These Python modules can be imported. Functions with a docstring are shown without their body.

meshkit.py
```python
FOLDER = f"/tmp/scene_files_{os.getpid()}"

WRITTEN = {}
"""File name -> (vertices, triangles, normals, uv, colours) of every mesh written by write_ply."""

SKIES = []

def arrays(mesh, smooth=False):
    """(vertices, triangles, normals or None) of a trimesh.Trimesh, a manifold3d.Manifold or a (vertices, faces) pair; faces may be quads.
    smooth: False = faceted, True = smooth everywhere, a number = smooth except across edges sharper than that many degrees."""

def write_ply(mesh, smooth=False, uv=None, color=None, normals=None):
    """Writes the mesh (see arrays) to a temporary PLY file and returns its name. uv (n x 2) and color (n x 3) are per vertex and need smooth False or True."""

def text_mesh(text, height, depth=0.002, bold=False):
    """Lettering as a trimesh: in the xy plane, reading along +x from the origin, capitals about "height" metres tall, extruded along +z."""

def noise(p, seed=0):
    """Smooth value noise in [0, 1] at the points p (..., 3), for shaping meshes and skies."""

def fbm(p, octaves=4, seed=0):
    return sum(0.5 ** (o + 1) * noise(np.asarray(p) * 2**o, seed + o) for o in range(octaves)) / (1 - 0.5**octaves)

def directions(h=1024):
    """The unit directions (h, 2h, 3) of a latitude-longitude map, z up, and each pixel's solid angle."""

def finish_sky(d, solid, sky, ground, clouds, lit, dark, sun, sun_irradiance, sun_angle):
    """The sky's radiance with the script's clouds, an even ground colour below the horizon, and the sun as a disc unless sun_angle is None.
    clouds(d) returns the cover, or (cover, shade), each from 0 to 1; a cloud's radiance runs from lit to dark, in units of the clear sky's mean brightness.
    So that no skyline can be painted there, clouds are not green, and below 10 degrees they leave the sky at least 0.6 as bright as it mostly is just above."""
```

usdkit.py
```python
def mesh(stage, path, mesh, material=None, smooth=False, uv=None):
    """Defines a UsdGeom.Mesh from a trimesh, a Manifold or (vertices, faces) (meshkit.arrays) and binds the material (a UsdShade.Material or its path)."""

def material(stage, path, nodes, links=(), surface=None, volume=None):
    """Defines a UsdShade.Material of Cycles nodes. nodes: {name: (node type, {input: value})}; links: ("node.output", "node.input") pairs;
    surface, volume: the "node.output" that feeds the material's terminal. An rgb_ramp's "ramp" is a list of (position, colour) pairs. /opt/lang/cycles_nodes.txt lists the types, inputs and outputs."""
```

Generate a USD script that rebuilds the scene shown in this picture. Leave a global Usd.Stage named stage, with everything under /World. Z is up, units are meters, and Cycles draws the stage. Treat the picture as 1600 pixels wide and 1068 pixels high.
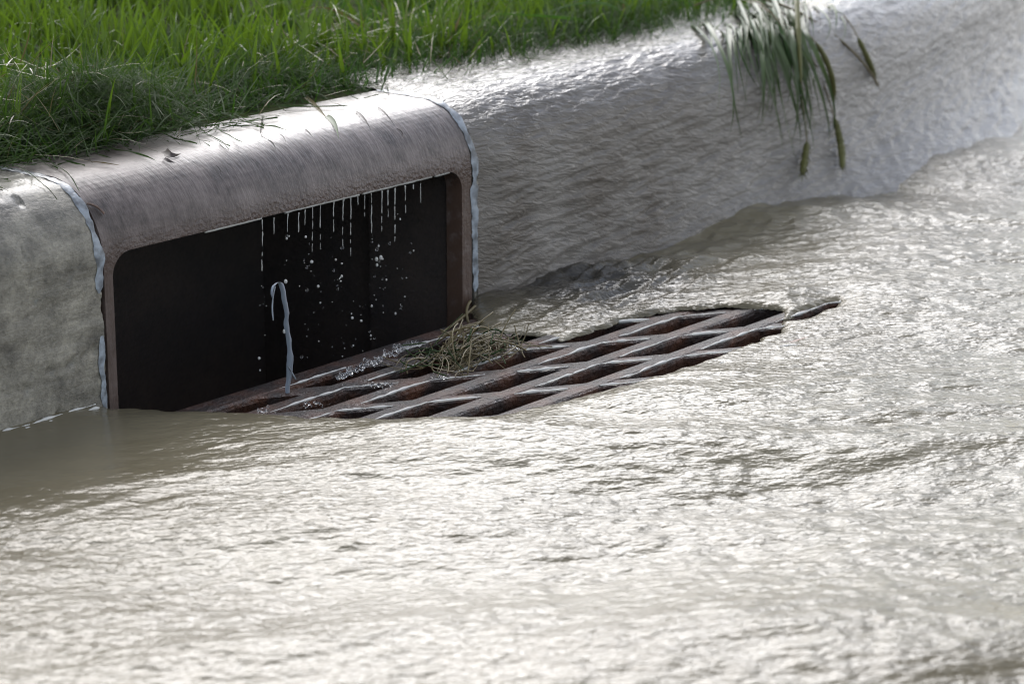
import math, random
import numpy as np
import trimesh
import manifold3d as m3
import meshkit, usdkit
from pxr import Usd, UsdGeom, UsdLux, UsdShade, Gf, Sdf, Vt

stage = Usd.Stage.CreateInMemory()
UsdGeom.SetStageUpAxis(stage, 'Z')
UsdGeom.SetStageMetersPerUnit(stage, 1.0)
UsdGeom.Xform.Define(stage, '/World')
UsdGeom.Scope.Define(stage, '/World/Looks')
rng = np.random.default_rng(7)
random.seed(7)

# ---------------------------------------------------------------- camera
CAM = np.array([-2.16283, -2.49836, 1.01231])
AZ, PIT, FPX = 0.693451, 0.275046, 4000.0          # heading from +x, downward pitch, focal length in pixels of a 1600 wide picture
FW = np.array([math.cos(AZ) * math.cos(PIT), math.sin(AZ) * math.cos(PIT), -math.sin(PIT)])
RT = np.cross(FW, [0, 0, 1]); RT /= np.linalg.norm(RT)
UP = np.cross(RT, FW)
cam = UsdGeom.Camera.Define(stage, '/World/camera')
cam.CreateHorizontalApertureAttr(36.0)
cam.CreateVerticalApertureAttr(36.0 * 683 / 1024)
cam.CreateFocalLengthAttr(90.0)
cam.CreateFStopAttr(5.6)
cam.CreateFocusDistanceAttr(3.5)
cam.CreateClippingRangeAttr(Gf.Vec2f(0.05, 1000))
cam.AddTransformOp().Set(Gf.Matrix4d(*[float(x) for x in (*RT, 0, *UP, 0, *(-FW), 0, *CAM, 1)]))
EXPOSURE = 2.3
cam.CreateExposureAttr(EXPOSURE)

# ---------------------------------------------------------------- sky and sun
SUN_AZ, SUN_EL = math.radians(55), math.radians(36)   # from +x towards +y
sd = np.array([math.cos(SUN_AZ) * math.cos(SUN_EL), math.sin(SUN_AZ) * math.cos(SUN_EL), math.sin(SUN_EL)])
sky_mat = usdkit.material(stage, '/World/Looks/sky_look', {
    'sky': ('sky_texture', {'sky_type': 'single_scattering', 'sun_disc': False, 'sun_elevation': SUN_EL, 'sun_rotation': math.atan2(sd[0], sd[1]), 'aerosol_density': 2.0}),
    'tc': ('texture_coordinate', {}),
    'n': ('noise_texture', {'scale': 1.6, 'detail': 5.0, 'roughness': 0.55}),
    'r': ('rgb_ramp', {'ramp': [(0.36, (0.1,) * 3), (0.62, (0.9,) * 3)]}),
    'm': ('mix_color', {'b': (5.0, 5.0, 5.1), 'use_clamp': False}),
    'bg': ('background_shader', {'strength': 0.06}),
}, [('tc.generated', 'n.vector'), ('n.fac', 'r.fac'), ('r.color', 'm.fac'), ('sky.color', 'm.a'), ('m.result', 'bg.color')], surface='bg.background')
dome = UsdLux.DomeLight.Define(stage, '/World/sky')
dome.CreateIntensityAttr(1.0)
UsdShade.MaterialBindingAPI.Apply(dome.GetPrim()).Bind(sky_mat)
sun = UsdLux.DistantLight.Define(stage, '/World/sun')
sun.CreateIntensityAttr(0.255)
sun.CreateAngleAttr(50.0)
sun.CreateNormalizeAttr(True)
sun.CreateColorAttr(Gf.Vec3f(1.0, 0.99, 0.99))
zx = sd; xx = np.cross([0, 0, 1], zx); xx /= np.linalg.norm(xx); yx = np.cross(zx, xx)
sun.AddTransformOp().Set(Gf.Matrix4d(*[float(x) for x in (*xx, 0, *yx, 0, *zx, 0, 0, 0, 10, 1)]))

# ---------------------------------------------------------------- helpers
def at(px, py, axis, value):
    """The point seen at pixel (px, py) of the photograph that lies on the plane axis = value."""
    d = FW + (px - 800) / FPX * RT - (py - 534) / FPX * UP
    return CAM + d * (value - CAM[axis]) / d[axis]

def numbered(path):
    if not stage.GetPrimAtPath(path): return path
    k = 1
    while stage.GetPrimAtPath('%s_%03d' % (path, k)): k += 1
    return '%s_%03d' % (path, k)

def tag(p, label=None, category=None, group=None, kind=None):
    p = p.GetPrim() if hasattr(p, 'GetPrim') else p
    for k, v in (('label', label), ('category', category), ('group', group), ('kind', kind)):
        if v: p.SetCustomDataByKey(k, v)
    return p

def obj(name, mesh, mat, parent=None, smooth=False):
    base = '/World' if parent is None else str(parent.GetPath())
    return usdkit.mesh(stage, numbered(base + '/' + name), mesh, M[mat] if isinstance(mat, str) else mat, smooth=smooth).GetPrim()

def thing(name, label=None, category=None, group=None, kind=None, loc=(0, 0, 0)):
    x = UsdGeom.Xform.Define(stage, numbered('/World/' + name))
    x.AddTranslateOp().Set(Gf.Vec3d(*map(float, loc)))
    return tag(x, label, category, group, kind)

def grid_mesh(P, keep=None):
    """A grid of points (n, m, 3) as (vertices, triangles); keep: (n-1, m-1) mask of the cells to keep."""
    n, m = P.shape[:2]
    i = np.arange(n * m).reshape(n, m)
    q = np.stack([i[:-1, :-1], i[1:, :-1], i[1:, 1:], i[:-1, 1:]], -1)
    q = q[keep] if keep is not None else q.reshape(-1, 4)
    f = np.vstack([q[:, [0, 1, 2]], q[:, [0, 2, 3]]])
    used = np.unique(f)
    re = np.full(n * m, -1); re[used] = np.arange(len(used))
    return P.reshape(-1, 3)[used], re[f]

def fb(p, oct=3, seed=0):
    """Fractal noise around 0.5 without a visible lattice: each octave is turned in the xy plane."""
    p = np.asarray(p, float)
    out, tot = 0, 0
    for k in range(oct):
        for m_ in range(2):
            a = 0.6 + 1.3 * k + 0.9 * m_
            c, s_ = math.cos(a), math.sin(a)
            q_ = np.stack([p[..., 0] * c - p[..., 1] * s_, p[..., 0] * s_ + p[..., 1] * c, p[..., 2] + 17.3 * m_], -1) * 2 ** k
            out = out + 0.5 ** (k + 1) * (meshkit.noise(q_, seed * 13 + k * 2 + m_) - .5) * .68
        tot += 0.5 ** (k + 1)
    return .5 + out / tot

def ribbons(base, heading, length, width, lean, curl, segs=5, twist=None, droop=None, seed=0):
    """Leaf blades: base (n,3), heading angle, length, width, lean from vertical at the root, extra lean at the tip. Each blade is folded slightly along its midrib."""
    n = len(base)
    t = np.linspace(0, 1, segs + 1)
    ang = lean[:, None] + curl[:, None] * t[None, :] ** 1.3
    step = length[:, None] / segs
    dx, dz = np.sin(ang) * step, np.cos(ang) * step
    h = np.concatenate([np.zeros((n, 1)), np.cumsum(dx[:, :-1], 1)], 1)
    z = np.concatenate([np.zeros((n, 1)), np.cumsum(dz[:, :-1], 1)], 1)
    ch, sh = np.cos(heading)[:, None], np.sin(heading)[:, None]
    c = np.stack([base[:, :1] + h * ch, base[:, 1:2] + h * sh, base[:, 2:] + z], -1)
    tw = np.zeros(n) if twist is None else twist
    wx = np.stack([-np.sin(heading + tw), np.cos(heading + tw), np.zeros(n)], -1)[:, None, :]
    w = (width[:, None] * (1 - t[None, :] ** 2.2) * (0.55 + 0.45 * np.sin(np.pi * np.clip(t + .25, 0, 1)))[None, :] * 0.5)[..., None]
    nrm = np.stack([-np.cos(ang) * ch, -np.cos(ang) * sh, np.sin(ang)], -1)
    a, b, mid = c - wx * w + nrm * w * .35, c + wx * w + nrm * w * .35, c
    V = np.stack([a, mid, b], 2).reshape(n, (segs + 1) * 3, 3)
    f = []
    for k in range(segs):
        for e in (0, 1):
            q = (3 * k + e, 3 * k + e + 1, 3 * k + e + 4, 3 * k + e + 3)
            f += [(q[0], q[1], q[2]), (q[0], q[2], q[3])]
    f = np.array(f)
    F = (f[None] + (np.arange(n) * (segs + 1) * 3)[:, None, None]).reshape(-1, 3)
    return V.reshape(-1, 3), F

def tube(pts, rad, sides=6):
    pts = np.asarray(pts, float); n = len(pts)
    rad = np.broadcast_to(rad, n)
    T = np.gradient(pts, axis=0); T /= np.linalg.norm(T, axis=1, keepdims=True) + 1e-12
    ref = np.array([0, 0, 1.0]) if abs(T[:, 2]).mean() < .8 else np.array([1.0, 0, 0])
    A = np.cross(T, ref); A /= np.linalg.norm(A, axis=1, keepdims=True) + 1e-12
    B = np.cross(T, A)
    th = np.arange(sides) / sides * 2 * np.pi
    P = pts[:, None] + rad[:, None, None] * (np.cos(th)[None, :, None] * A[:, None] + np.sin(th)[None, :, None] * B[:, None])
    V = np.vstack([P.reshape(-1, 3), pts[:1], pts[-1:]])
    F = []
    for i in range(n - 1):
        for j in range(sides):
            k = (j + 1) % sides
            a, b, c, d = i * sides + j, i * sides + k, (i + 1) * sides + k, (i + 1) * sides + j
            F += [(a, b, c), (a, c, d)]
    e = n * sides
    for j in range(sides):
        k = (j + 1) % sides
        F += [(e, k, j), (e + 1, (n - 1) * sides + j, (n - 1) * sides + k)]
    return V, np.array(F)

def join(parts):
    V, F, o = [], [], 0
    for v, f in parts:
        V.append(v); F.append(np.asarray(f) + o); o += len(v)
    return np.vstack(V), np.vstack(F)

def box(x0, x1, y0, y1, z0, z1, bevel=0.0):
    """A box whose edges are chamfered."""
    if bevel <= 0:
        b = trimesh.creation.box([x1 - x0, y1 - y0, z1 - z0]); b.apply_translation([(x0 + x1) / 2, (y0 + y1) / 2, (z0 + z1) / 2])
        return np.array(b.vertices), np.array(b.faces)
    p = []
    for x, sx in ((x0, 1), (x1, -1)):
        for y, sy in ((y0, 1), (y1, -1)):
            for z, sz in ((z0, 1), (z1, -1)):
                p += [(x + sx * bevel, y + sy * bevel, z), (x + sx * bevel, y, z + sz * bevel), (x, y + sy * bevel, z + sz * bevel)]
    h = trimesh.convex.convex_hull(np.array(p))
    return np.array(h.vertices), np.array(h.faces)

# ---------------------------------------------------------------- materials
M = {}
def look(name, nodes, links, surface='p.BSDF'):
    M[name] = usdkit.material(stage, '/World/Looks/' + name, nodes, links, surface=surface)

GEO = ('geometry', {})
# muddy flood water: turbid body, clear rippled surface
look('muddy_water', {
    'g': GEO,
    'mp': ('mapping', {'mapping_type': 'texture', 'rotation': (0, 0, -0.72), 'scale': (2.3, 1.0, 1.0)}),
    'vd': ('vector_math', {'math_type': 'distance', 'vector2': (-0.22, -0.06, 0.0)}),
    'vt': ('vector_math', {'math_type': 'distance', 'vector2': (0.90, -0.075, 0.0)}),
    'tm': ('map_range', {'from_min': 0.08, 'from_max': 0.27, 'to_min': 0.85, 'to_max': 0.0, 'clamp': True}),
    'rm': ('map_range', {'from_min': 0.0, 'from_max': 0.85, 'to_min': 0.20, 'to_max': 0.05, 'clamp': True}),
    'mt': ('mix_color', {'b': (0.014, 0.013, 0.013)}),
    'cm': ('map_range', {'from_min': 0.08, 'from_max': 0.40, 'to_min': 0.10, 'to_max': 1.0, 'clamp': True}),
    'n1': ('noise_texture', {'scale': 130.0, 'detail': 2.0, 'roughness': 0.5, 'distortion': 0.3}),
    'n2': ('noise_texture', {'scale': 3.2, 'detail': 3.0}),
    'rc': ('rgb_ramp', {'ramp': [(0.3, (0.076, 0.063, 0.036)), (0.7, (0.122, 0.107, 0.072))]}),
    'b': ('bump', {'strength': 1.0, 'distance': 0.0030}),
    'p': ('principled_bsdf', {'roughness': 0.20, 'ior': 1.333}),
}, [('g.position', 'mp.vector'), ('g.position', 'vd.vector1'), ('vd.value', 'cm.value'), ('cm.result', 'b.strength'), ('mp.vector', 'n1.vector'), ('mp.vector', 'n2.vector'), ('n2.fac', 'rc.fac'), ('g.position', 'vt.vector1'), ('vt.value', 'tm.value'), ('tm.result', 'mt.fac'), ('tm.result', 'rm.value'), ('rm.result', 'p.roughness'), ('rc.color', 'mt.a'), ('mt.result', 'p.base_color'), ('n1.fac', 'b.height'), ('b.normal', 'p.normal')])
# a thin sheet of moving water: see-through, mirror-like at grazing angles, a little silt in it
look('water_film', {
    'g': GEO,
    'mp': ('mapping', {'rotation': (0, 0.0, 0.0), 'rotation': (0, 0.18, 0.0), 'mapping_type': 'texture', 'scale': (4.5, 1.0, 1.0)}),
    'n1': ('noise_texture', {'scale': 120.0, 'detail': 3.0, 'roughness': 0.6, 'distortion': 0.8}),
    'n2': ('noise_texture', {'scale': 9.0, 'detail': 4.0}),
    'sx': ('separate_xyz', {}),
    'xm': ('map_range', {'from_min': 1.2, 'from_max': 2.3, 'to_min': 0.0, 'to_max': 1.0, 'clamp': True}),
    'mx': ('mix_color', {'b': (0.20, 0.19, 0.178)}),  # paler towards the far right: turbid water, plus sky brightness put into the colour
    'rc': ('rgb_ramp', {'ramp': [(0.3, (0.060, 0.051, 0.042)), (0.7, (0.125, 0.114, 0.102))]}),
    'b': ('bump', {'strength': 1.0, 'distance': 0.0048}),
    'p': ('principled_bsdf', {'roughness': 0.06, 'ior': 1.38}),
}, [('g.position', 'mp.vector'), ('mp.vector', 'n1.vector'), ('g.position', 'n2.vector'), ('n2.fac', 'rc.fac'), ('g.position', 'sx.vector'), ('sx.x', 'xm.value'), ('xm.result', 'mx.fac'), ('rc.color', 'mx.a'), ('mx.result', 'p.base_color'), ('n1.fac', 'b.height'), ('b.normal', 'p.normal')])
look('clear_water', {'p': ('principled_bsdf', {'base_color': (1, 1, 1), 'transmission_weight': 1.0, 'roughness': 0.0, 'ior': 1.333})}, [])
look('foam', {'p': ('principled_bsdf', {'base_color': (0.75, 0.74, 0.70), 'roughness': 0.25, 'transmission_weight': 0.5, 'ior': 1.333})}, [])  # white base; on clear water it paints the refracted sky glint
def concrete(name, a, b, coat, rough):
    look(name, {
        'g': GEO,
        'mp': ('mapping', {'scale': (0.35, 1.0, 1.6)}),
        'n1': ('noise_texture', {'scale': 14.0, 'detail': 6.0, 'roughness': 0.65}),
        'n2': ('noise_texture', {'scale': 160.0, 'detail': 4.0, 'roughness': 0.7}),
        'n3': ('noise_texture', {'scale': 42.0, 'detail': 3.0, 'roughness': 0.6}),
        'r': ('rgb_ramp', {'ramp': [(0.32, a), (0.62, b)]}),
        'r2': ('rgb_ramp', {'ramp': [(0.35, (0.55,) * 3), (0.6, (1, 1, 1))]}),
        'mu': ('mix_color', {'blend_type': 'multiply', 'fac': 0.8}),
        'ad': ('math', {'math_type': 'add'}),
        'b': ('bump', {'strength': 0.9, 'distance': 0.004}),
        'p': ('principled_bsdf', {'roughness': rough, 'coat_weight': coat, 'coat_roughness': 0.12, 'coat_ior': 1.33}),
    }, [('g.position', 'n1.vector'), ('g.position', 'n2.vector'), ('g.position', 'mp.vector'), ('mp.vector', 'n3.vector'), ('n1.fac', 'r.fac'), ('n2.fac', 'r2.fac'), ('r.color', 'mu.a'), ('r2.color', 'mu.b'), ('mu.result', 'p.base_color'),
        ('n2.fac', 'ad.value1'), ('n3.fac', 'ad.value2'), ('ad.value', 'b.height'), ('b.normal', 'p.normal')])
concrete('kerb_concrete', (0.040, 0.035, 0.026), (0.23, 0.21, 0.165), 0.6, 0.6)
concrete('wet_concrete', (0.10, 0.09, 0.07), (0.19, 0.175, 0.14), 0.0, 0.5)
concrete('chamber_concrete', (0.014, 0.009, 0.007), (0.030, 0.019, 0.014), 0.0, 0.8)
concrete('asphalt', (0.04, 0.04, 0.04), (0.06, 0.06, 0.06), 0.0, 0.8)
# wet rusty cast iron
def iron(name, dark, rust, lo, hi, rough, bump, coat):
    look(name, {
        'g': GEO,
        'n1': ('noise_texture', {'scale': 16.0, 'detail': 6.0, 'roughness': 0.6}),
        'n2': ('noise_texture', {'scale': 120.0, 'detail': 4.0, 'roughness': 0.65}),
        'sz': ('separate_xyz', {}),
        'r': ('rgb_ramp', {'ramp': [(lo, dark), (hi, rust)]}),
        'b': ('bump', {'strength': 1.0, 'distance': bump}),
        'p': ('principled_bsdf', {'roughness': rough, 'coat_weight': coat, 'coat_roughness': 0.14, 'coat_ior': 1.36}),
    }, [('g.position', 'n1.vector'), ('g.position', 'n2.vector'), ('n1.fac', 'r.fac'), ('r.color', 'p.base_color'), ('n2.fac', 'b.height'), ('b.normal', 'p.normal'), ('b.normal', 'p.coat_normal')])
look('wet_hood', {
    'g': GEO, 'sx': ('separate_xyz', {}),
    'n1': ('noise_texture', {'scale': 20.0, 'detail': 8.0, 'roughness': 0.72}),
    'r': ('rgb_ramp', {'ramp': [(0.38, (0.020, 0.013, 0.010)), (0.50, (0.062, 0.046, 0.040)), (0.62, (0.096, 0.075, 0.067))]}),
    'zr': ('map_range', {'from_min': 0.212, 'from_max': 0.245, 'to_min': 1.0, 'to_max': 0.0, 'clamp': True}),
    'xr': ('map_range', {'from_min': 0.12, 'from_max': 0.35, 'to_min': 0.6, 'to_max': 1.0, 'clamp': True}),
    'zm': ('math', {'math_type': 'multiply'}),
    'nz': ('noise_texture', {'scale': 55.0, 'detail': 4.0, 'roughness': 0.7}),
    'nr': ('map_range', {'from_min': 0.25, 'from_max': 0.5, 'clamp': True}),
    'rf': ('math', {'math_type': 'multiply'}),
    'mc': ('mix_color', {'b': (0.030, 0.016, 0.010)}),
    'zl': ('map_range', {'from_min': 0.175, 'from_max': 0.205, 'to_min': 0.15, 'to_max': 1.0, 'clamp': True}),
    'h4': ('math', {'math_type': 'multiply'}),
    'mp': ('mapping', {'scale': (1.0, 0.22, 0.22)}),
    'n2': ('noise_texture', {'scale': 140.0, 'detail': 3.0, 'roughness': 0.6}),
    'n3': ('noise_texture', {'scale': 190.0, 'detail': 2.0, 'roughness': 0.5}),
    'h3': ('math', {'math_type': 'multiply'}),
    'h2': ('math', {'math_type': 'multiply', 'value2': 0.34}),
    'h': ('math', {'math_type': 'add'}),
    'b': ('bump', {'strength': 1.0, 'distance': 0.0055}),
    'cw': ('map_range', {'from_min': 0.12, 'from_max': 0.38, 'to_min': 0.08, 'to_max': 0.6, 'clamp': True}),
    'p': ('principled_bsdf', {'roughness': 0.5, 'coat_roughness': 0.30, 'coat_ior': 1.33}),
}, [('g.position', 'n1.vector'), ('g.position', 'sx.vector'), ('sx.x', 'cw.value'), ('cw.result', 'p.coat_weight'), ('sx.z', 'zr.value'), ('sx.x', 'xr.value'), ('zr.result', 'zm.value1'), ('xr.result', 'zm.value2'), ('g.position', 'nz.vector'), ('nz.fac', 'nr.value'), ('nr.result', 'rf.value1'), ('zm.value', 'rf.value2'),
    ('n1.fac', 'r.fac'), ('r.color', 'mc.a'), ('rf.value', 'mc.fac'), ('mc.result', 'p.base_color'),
    ('g.position', 'mp.vector'), ('mp.vector', 'n2.vector'), ('g.position', 'n3.vector'), ('n3.fac', 'h3.value1'), ('zm.value', 'h3.value2'), ('n2.fac', 'h2.value1'), ('h2.value', 'h.value1'), ('sx.z', 'zl.value'), ('h3.value', 'h4.value1'), ('zl.result', 'h4.value2'), ('h4.value', 'h.value2'), ('h.value', 'b.height'), ('b.normal', 'p.normal'), ('b.normal', 'p.coat_normal')])
iron('grate_iron', (0.016, 0.0095, 0.0075), (0.075, 0.029, 0.014), 0.44, 0.68, 0.42, 0.0080, 0.25)
iron('rust_iron', (0.05, 0.032, 0.024), (0.15, 0.075, 0.045), 0.38, 0.6, 0.6, 0.0025, 0.4)
look('sealant', {
    'g': GEO, 'n': ('noise_texture', {'scale': 60.0, 'detail': 4.0}),
    'r': ('rgb_ramp', {'ramp': [(0.36, (0.060, 0.064, 0.068)), (0.6, (0.19, 0.212, 0.235))]}),
    'b': ('bump', {'strength': 0.7, 'distance': 0.003}),
    'p': ('principled_bsdf', {'roughness': 0.35})},
    [('g.position', 'n.vector'), ('n.fac', 'r.fac'), ('r.color', 'p.base_color'), ('n.fac', 'b.height'), ('b.normal', 'p.normal')])
look('thin_plastic', {'p': ('principled_bsdf', {'base_color': (0.33, 0.37, 0.42), 'roughness': 0.3, 'transmission_weight': 0.55, 'ior': 1.2})}, [])
def leaf(name, stops, trans, fac=0.4, rough=0.4):
    look(name, {
        'g': GEO,
        'r': ('rgb_ramp', {'ramp': stops}),
        'r2': ('mix_color', {'blend_type': 'multiply', 'fac': 1.0, 'b': trans, 'use_clamp': False}),
        'p': ('principled_bsdf', {'roughness': rough, 'ior': 1.4}),
        't': ('translucent_bsdf', {}),
        'm': ('mix_closure', {'fac': fac}),
    }, [('g.random_per_island', 'r.fac'), ('r.color', 'p.base_color'), ('r.color', 'r2.a'), ('r2.result', 't.color'), ('p.BSDF', 'm.closure1'), ('t.BSDF', 'm.closure2')], surface='m.closure')
leaf('grass_leaf', [(0, (0.030, 0.060, 0.008)), (0.4, (0.085, 0.128, 0.015)), (0.7, (0.145, 0.180, 0.024)), (0.87, (0.19, 0.185, 0.045)), (1, (0.30, 0.27, 0.14))], (2.6, 2.25, 1.3), 0.5, 0.26)
leaf('short_grass', [(0, (0.025, 0.058, 0.010)), (0.6, (0.06, 0.105, 0.016)), (0.85, (0.11, 0.125, 0.035)), (1, (0.22, 0.19, 0.1))], (1.7, 1.9, 1.0), 0.4, 0.5)
leaf('dead_grass', [(0, (0.022, 0.045, 0.008)), (0.5, (0.050, 0.072, 0.015)), (0.82, (0.10, 0.105, 0.03)), (1, (0.20, 0.17, 0.08))], (1.6, 1.7, 1.0), 0.4, 0.75)
leaf('straw', [(0, (0.12, 0.095, 0.045)), (0.5, (0.25, 0.20, 0.10)), (1, (0.40, 0.34, 0.21))], (1.1, 1.1, 1.0), 0.15, 0.35)
leaf('wet_blade', [(0, (0.07, 0.095, 0.042)), (0.6, (0.14, 0.17, 0.085)), (1, (0.27, 0.28, 0.18))], (1.3, 1.5, 1.1), 0.3, 0.42)
leaf('seed_head_look', [(0, (0.10, 0.10, 0.03)), (0.5, (0.18, 0.16, 0.055)), (1, (0.26, 0.21, 0.09))], (1.2, 1.2, 1.0), 0.2, 0.5)
look('soil', {
    'g': GEO, 'n': ('noise_texture', {'scale': 30.0, 'detail': 6.0, 'roughness': 0.7}),
    'r': ('rgb_ramp', {'ramp': [(0.35, (0.018, 0.022, 0.01)), (0.65, (0.05, 0.06, 0.022))]}),
    'b': ('bump', {'strength': 1.0, 'distance': 0.01}),
    'p': ('principled_bsdf', {'roughness': 1.0, 'ior': 1.15})},
    [('g.position', 'n.vector'), ('n.fac', 'r.fac'), ('r.color', 'p.base_color'), ('n.fac', 'b.height'), ('b.normal', 'p.normal')])
look('dark_debris', {'p': ('principled_bsdf', {'base_color': (0.03, 0.02, 0.014), 'roughness': 0.5})}, [])

# ---------------------------------------------------------------- the line of the kerb
S0, R = 1.3, 4.8                     # straight along x, then a left-hand street corner of radius R
def kerb_xy(s, o):
    """The point o metres behind the kerb's foot, s metres along it."""
    t = np.clip((s - S0) / R, 0, np.pi / 2)
    ex = np.maximum(s - S0 - R * np.pi / 2, 0)
    x = np.where(s < S0, s, S0 + R * np.sin(t)); y = R * (1 - np.cos(t)) + ex
    return x - o * np.sin(t), y + o * np.cos(t)
def behind(x, y):
    """How far (x, y) lies behind the kerb's foot."""
    d = np.where(x < S0, y, np.where(y < R, R - np.hypot(x - S0, y - R), S0 + R - x))
    return d
WID, HGT, RAD = 0.75, 0.302, 0.10    # the hood's length along the kerb; the kerb's height; the radius of its nose

def nose(n_arc=14, down=-0.25, back=0.20, fine=0.012):
    """The kerb's section from its foot, up the face, round the nose, to its back edge, as (offset, height), with the outward normals."""
    z = np.arange(down, HGT - RAD, fine)
    a = np.linspace(0, np.pi / 2, n_arc)
    o = np.arange(RAD + fine, back + 1e-6, fine)
    pts = np.vstack([np.c_[np.zeros(len(z)), z], np.c_[RAD - RAD * np.cos(a), HGT - RAD + RAD * np.sin(a)], np.c_[o, HGT + 0 * o]])
    nrm = np.vstack([np.c_[-np.ones(len(z)), 0 * z], np.c_[-np.cos(a), np.sin(a)], np.c_[0 * o, np.ones(len(o))]])
    return pts, nrm

def sweep(s, lift, fine=0.012, n_arc=14, down=-0.25, back=0.2, close=False, relief=None):
    pts, nrm = nose(n_arc, down, back, fine)
    S = np.repeat(s[:, None], len(pts), 1)
    off = np.zeros_like(S) + lift
    if relief is not None:
        arc = np.r_[0, np.cumsum(np.linalg.norm(np.diff(pts, axis=0), axis=1))]
        off = off + relief(S, np.repeat(arc[None], len(s), 0), pts[None, :, 1] + 0 * S)
    O, Z = pts[None, :, 0] + off * nrm[None, :, 0], pts[None, :, 1] + off * nrm[None, :, 1]
    if close:                                            # back and end faces
        O = np.concatenate([O, np.full((len(s), 1), back), np.full((len(s), 1), 0.0)], 1)
        Z = np.concatenate([Z, np.full((len(s), 1), down), np.full((len(s), 1), down)], 1)
        S = np.repeat(s[:, None], O.shape[1], 1)
    X, Y = kerb_xy(S, O)
    return np.stack([X, Y, Z], -1)

def cap(ring, flip):
    c = ring.mean(0)
    n = len(ring)
    f = [(n, i, (i + 1) % n) if not flip else (n, (i + 1) % n, i) for i in range(n)]
    return np.vstack([ring, c]), np.array(f)

def kerb_piece(s, relief):
    P = sweep(s, 0.0, close=True, relief=relief, fine=0.005)
    return join([grid_mesh(P), cap(P[0], True), cap(P[-1], False)])

def kerb_relief(seed, pit):
    def f(S, A, Z):
        p = np.stack([S, A, 0 * S], -1)
        rough = (fb(p * 18, 3, seed) - .5) * 0.0028 + (fb(p * np.array([14, 90, 1]), 2, seed + 3) - .5) * 0.0045
        holes = np.clip(fb(p * 60, 3, seed + 9) - .66, 0, 1) * -0.03 * pit
        return rough + holes
    return f
GAP = 0.001
kerb_left = obj('kerb', kerb_piece(np.r_[np.linspace(-30, -1.2, 20), np.arange(-1.19, -.4, 0.008), np.arange(-.4, -GAP, 0.004), -GAP], kerb_relief(3, 1.0)), 'kerb_concrete', smooth=40)
tag(kerb_left, 'bare weathered concrete kerb at the left edge beside the iron hood', kind='structure')
sr = np.r_[np.arange(WID + 0.003, 2.6, 0.010), np.arange(2.6, S0 + R * np.pi / 2, 0.04), np.linspace(S0 + R * np.pi / 2 + .05, 40, 12)]
kerb_right = obj('kerb', kerb_piece(sr, kerb_relief(11, 0.25)), 'wet_concrete', smooth=40)
tag(kerb_right, 'wet concrete kerb curving away to the right of the iron hood', kind='structure')

# ---------------------------------------------------------------- street under the water, with the pit below grate and hood
GX0, GX1, GY0, GY1 = -0.085, 1.20, -0.515, -0.075        # the grate's outline
def axis_coords(*runs):
    return np.unique(np.round(np.concatenate(runs), 6))
X = axis_coords(np.array([-60, -30, -15, -8, -4, -2, -1]), np.array([GX0 - .02, GX1 + .02]), np.linspace(-.8, 6.4, 30), np.array([8, 12, 20, 40, 60]))
Y = axis_coords(np.array([-60, -30, -15, -8, -4, -2, -1.2]), np.array([GY0 - .02, 0.03]), np.linspace(.25, 5, 24), np.array([8, 15, 30, 60]))
gx, gy = np.meshgrid(X, Y, indexing='ij')
cx, cy = (gx[:-1, :-1] + gx[1:, 1:]) / 2, (gy[:-1, :-1] + gy[1:, 1:]) / 2
pit = (cx > GX0 - .02) & (cx < GX1 + .02) & (cy > GY0 - .02) & (cy < .25)
keep = (behind(cx, cy) < 0.25) & ~pit
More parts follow.
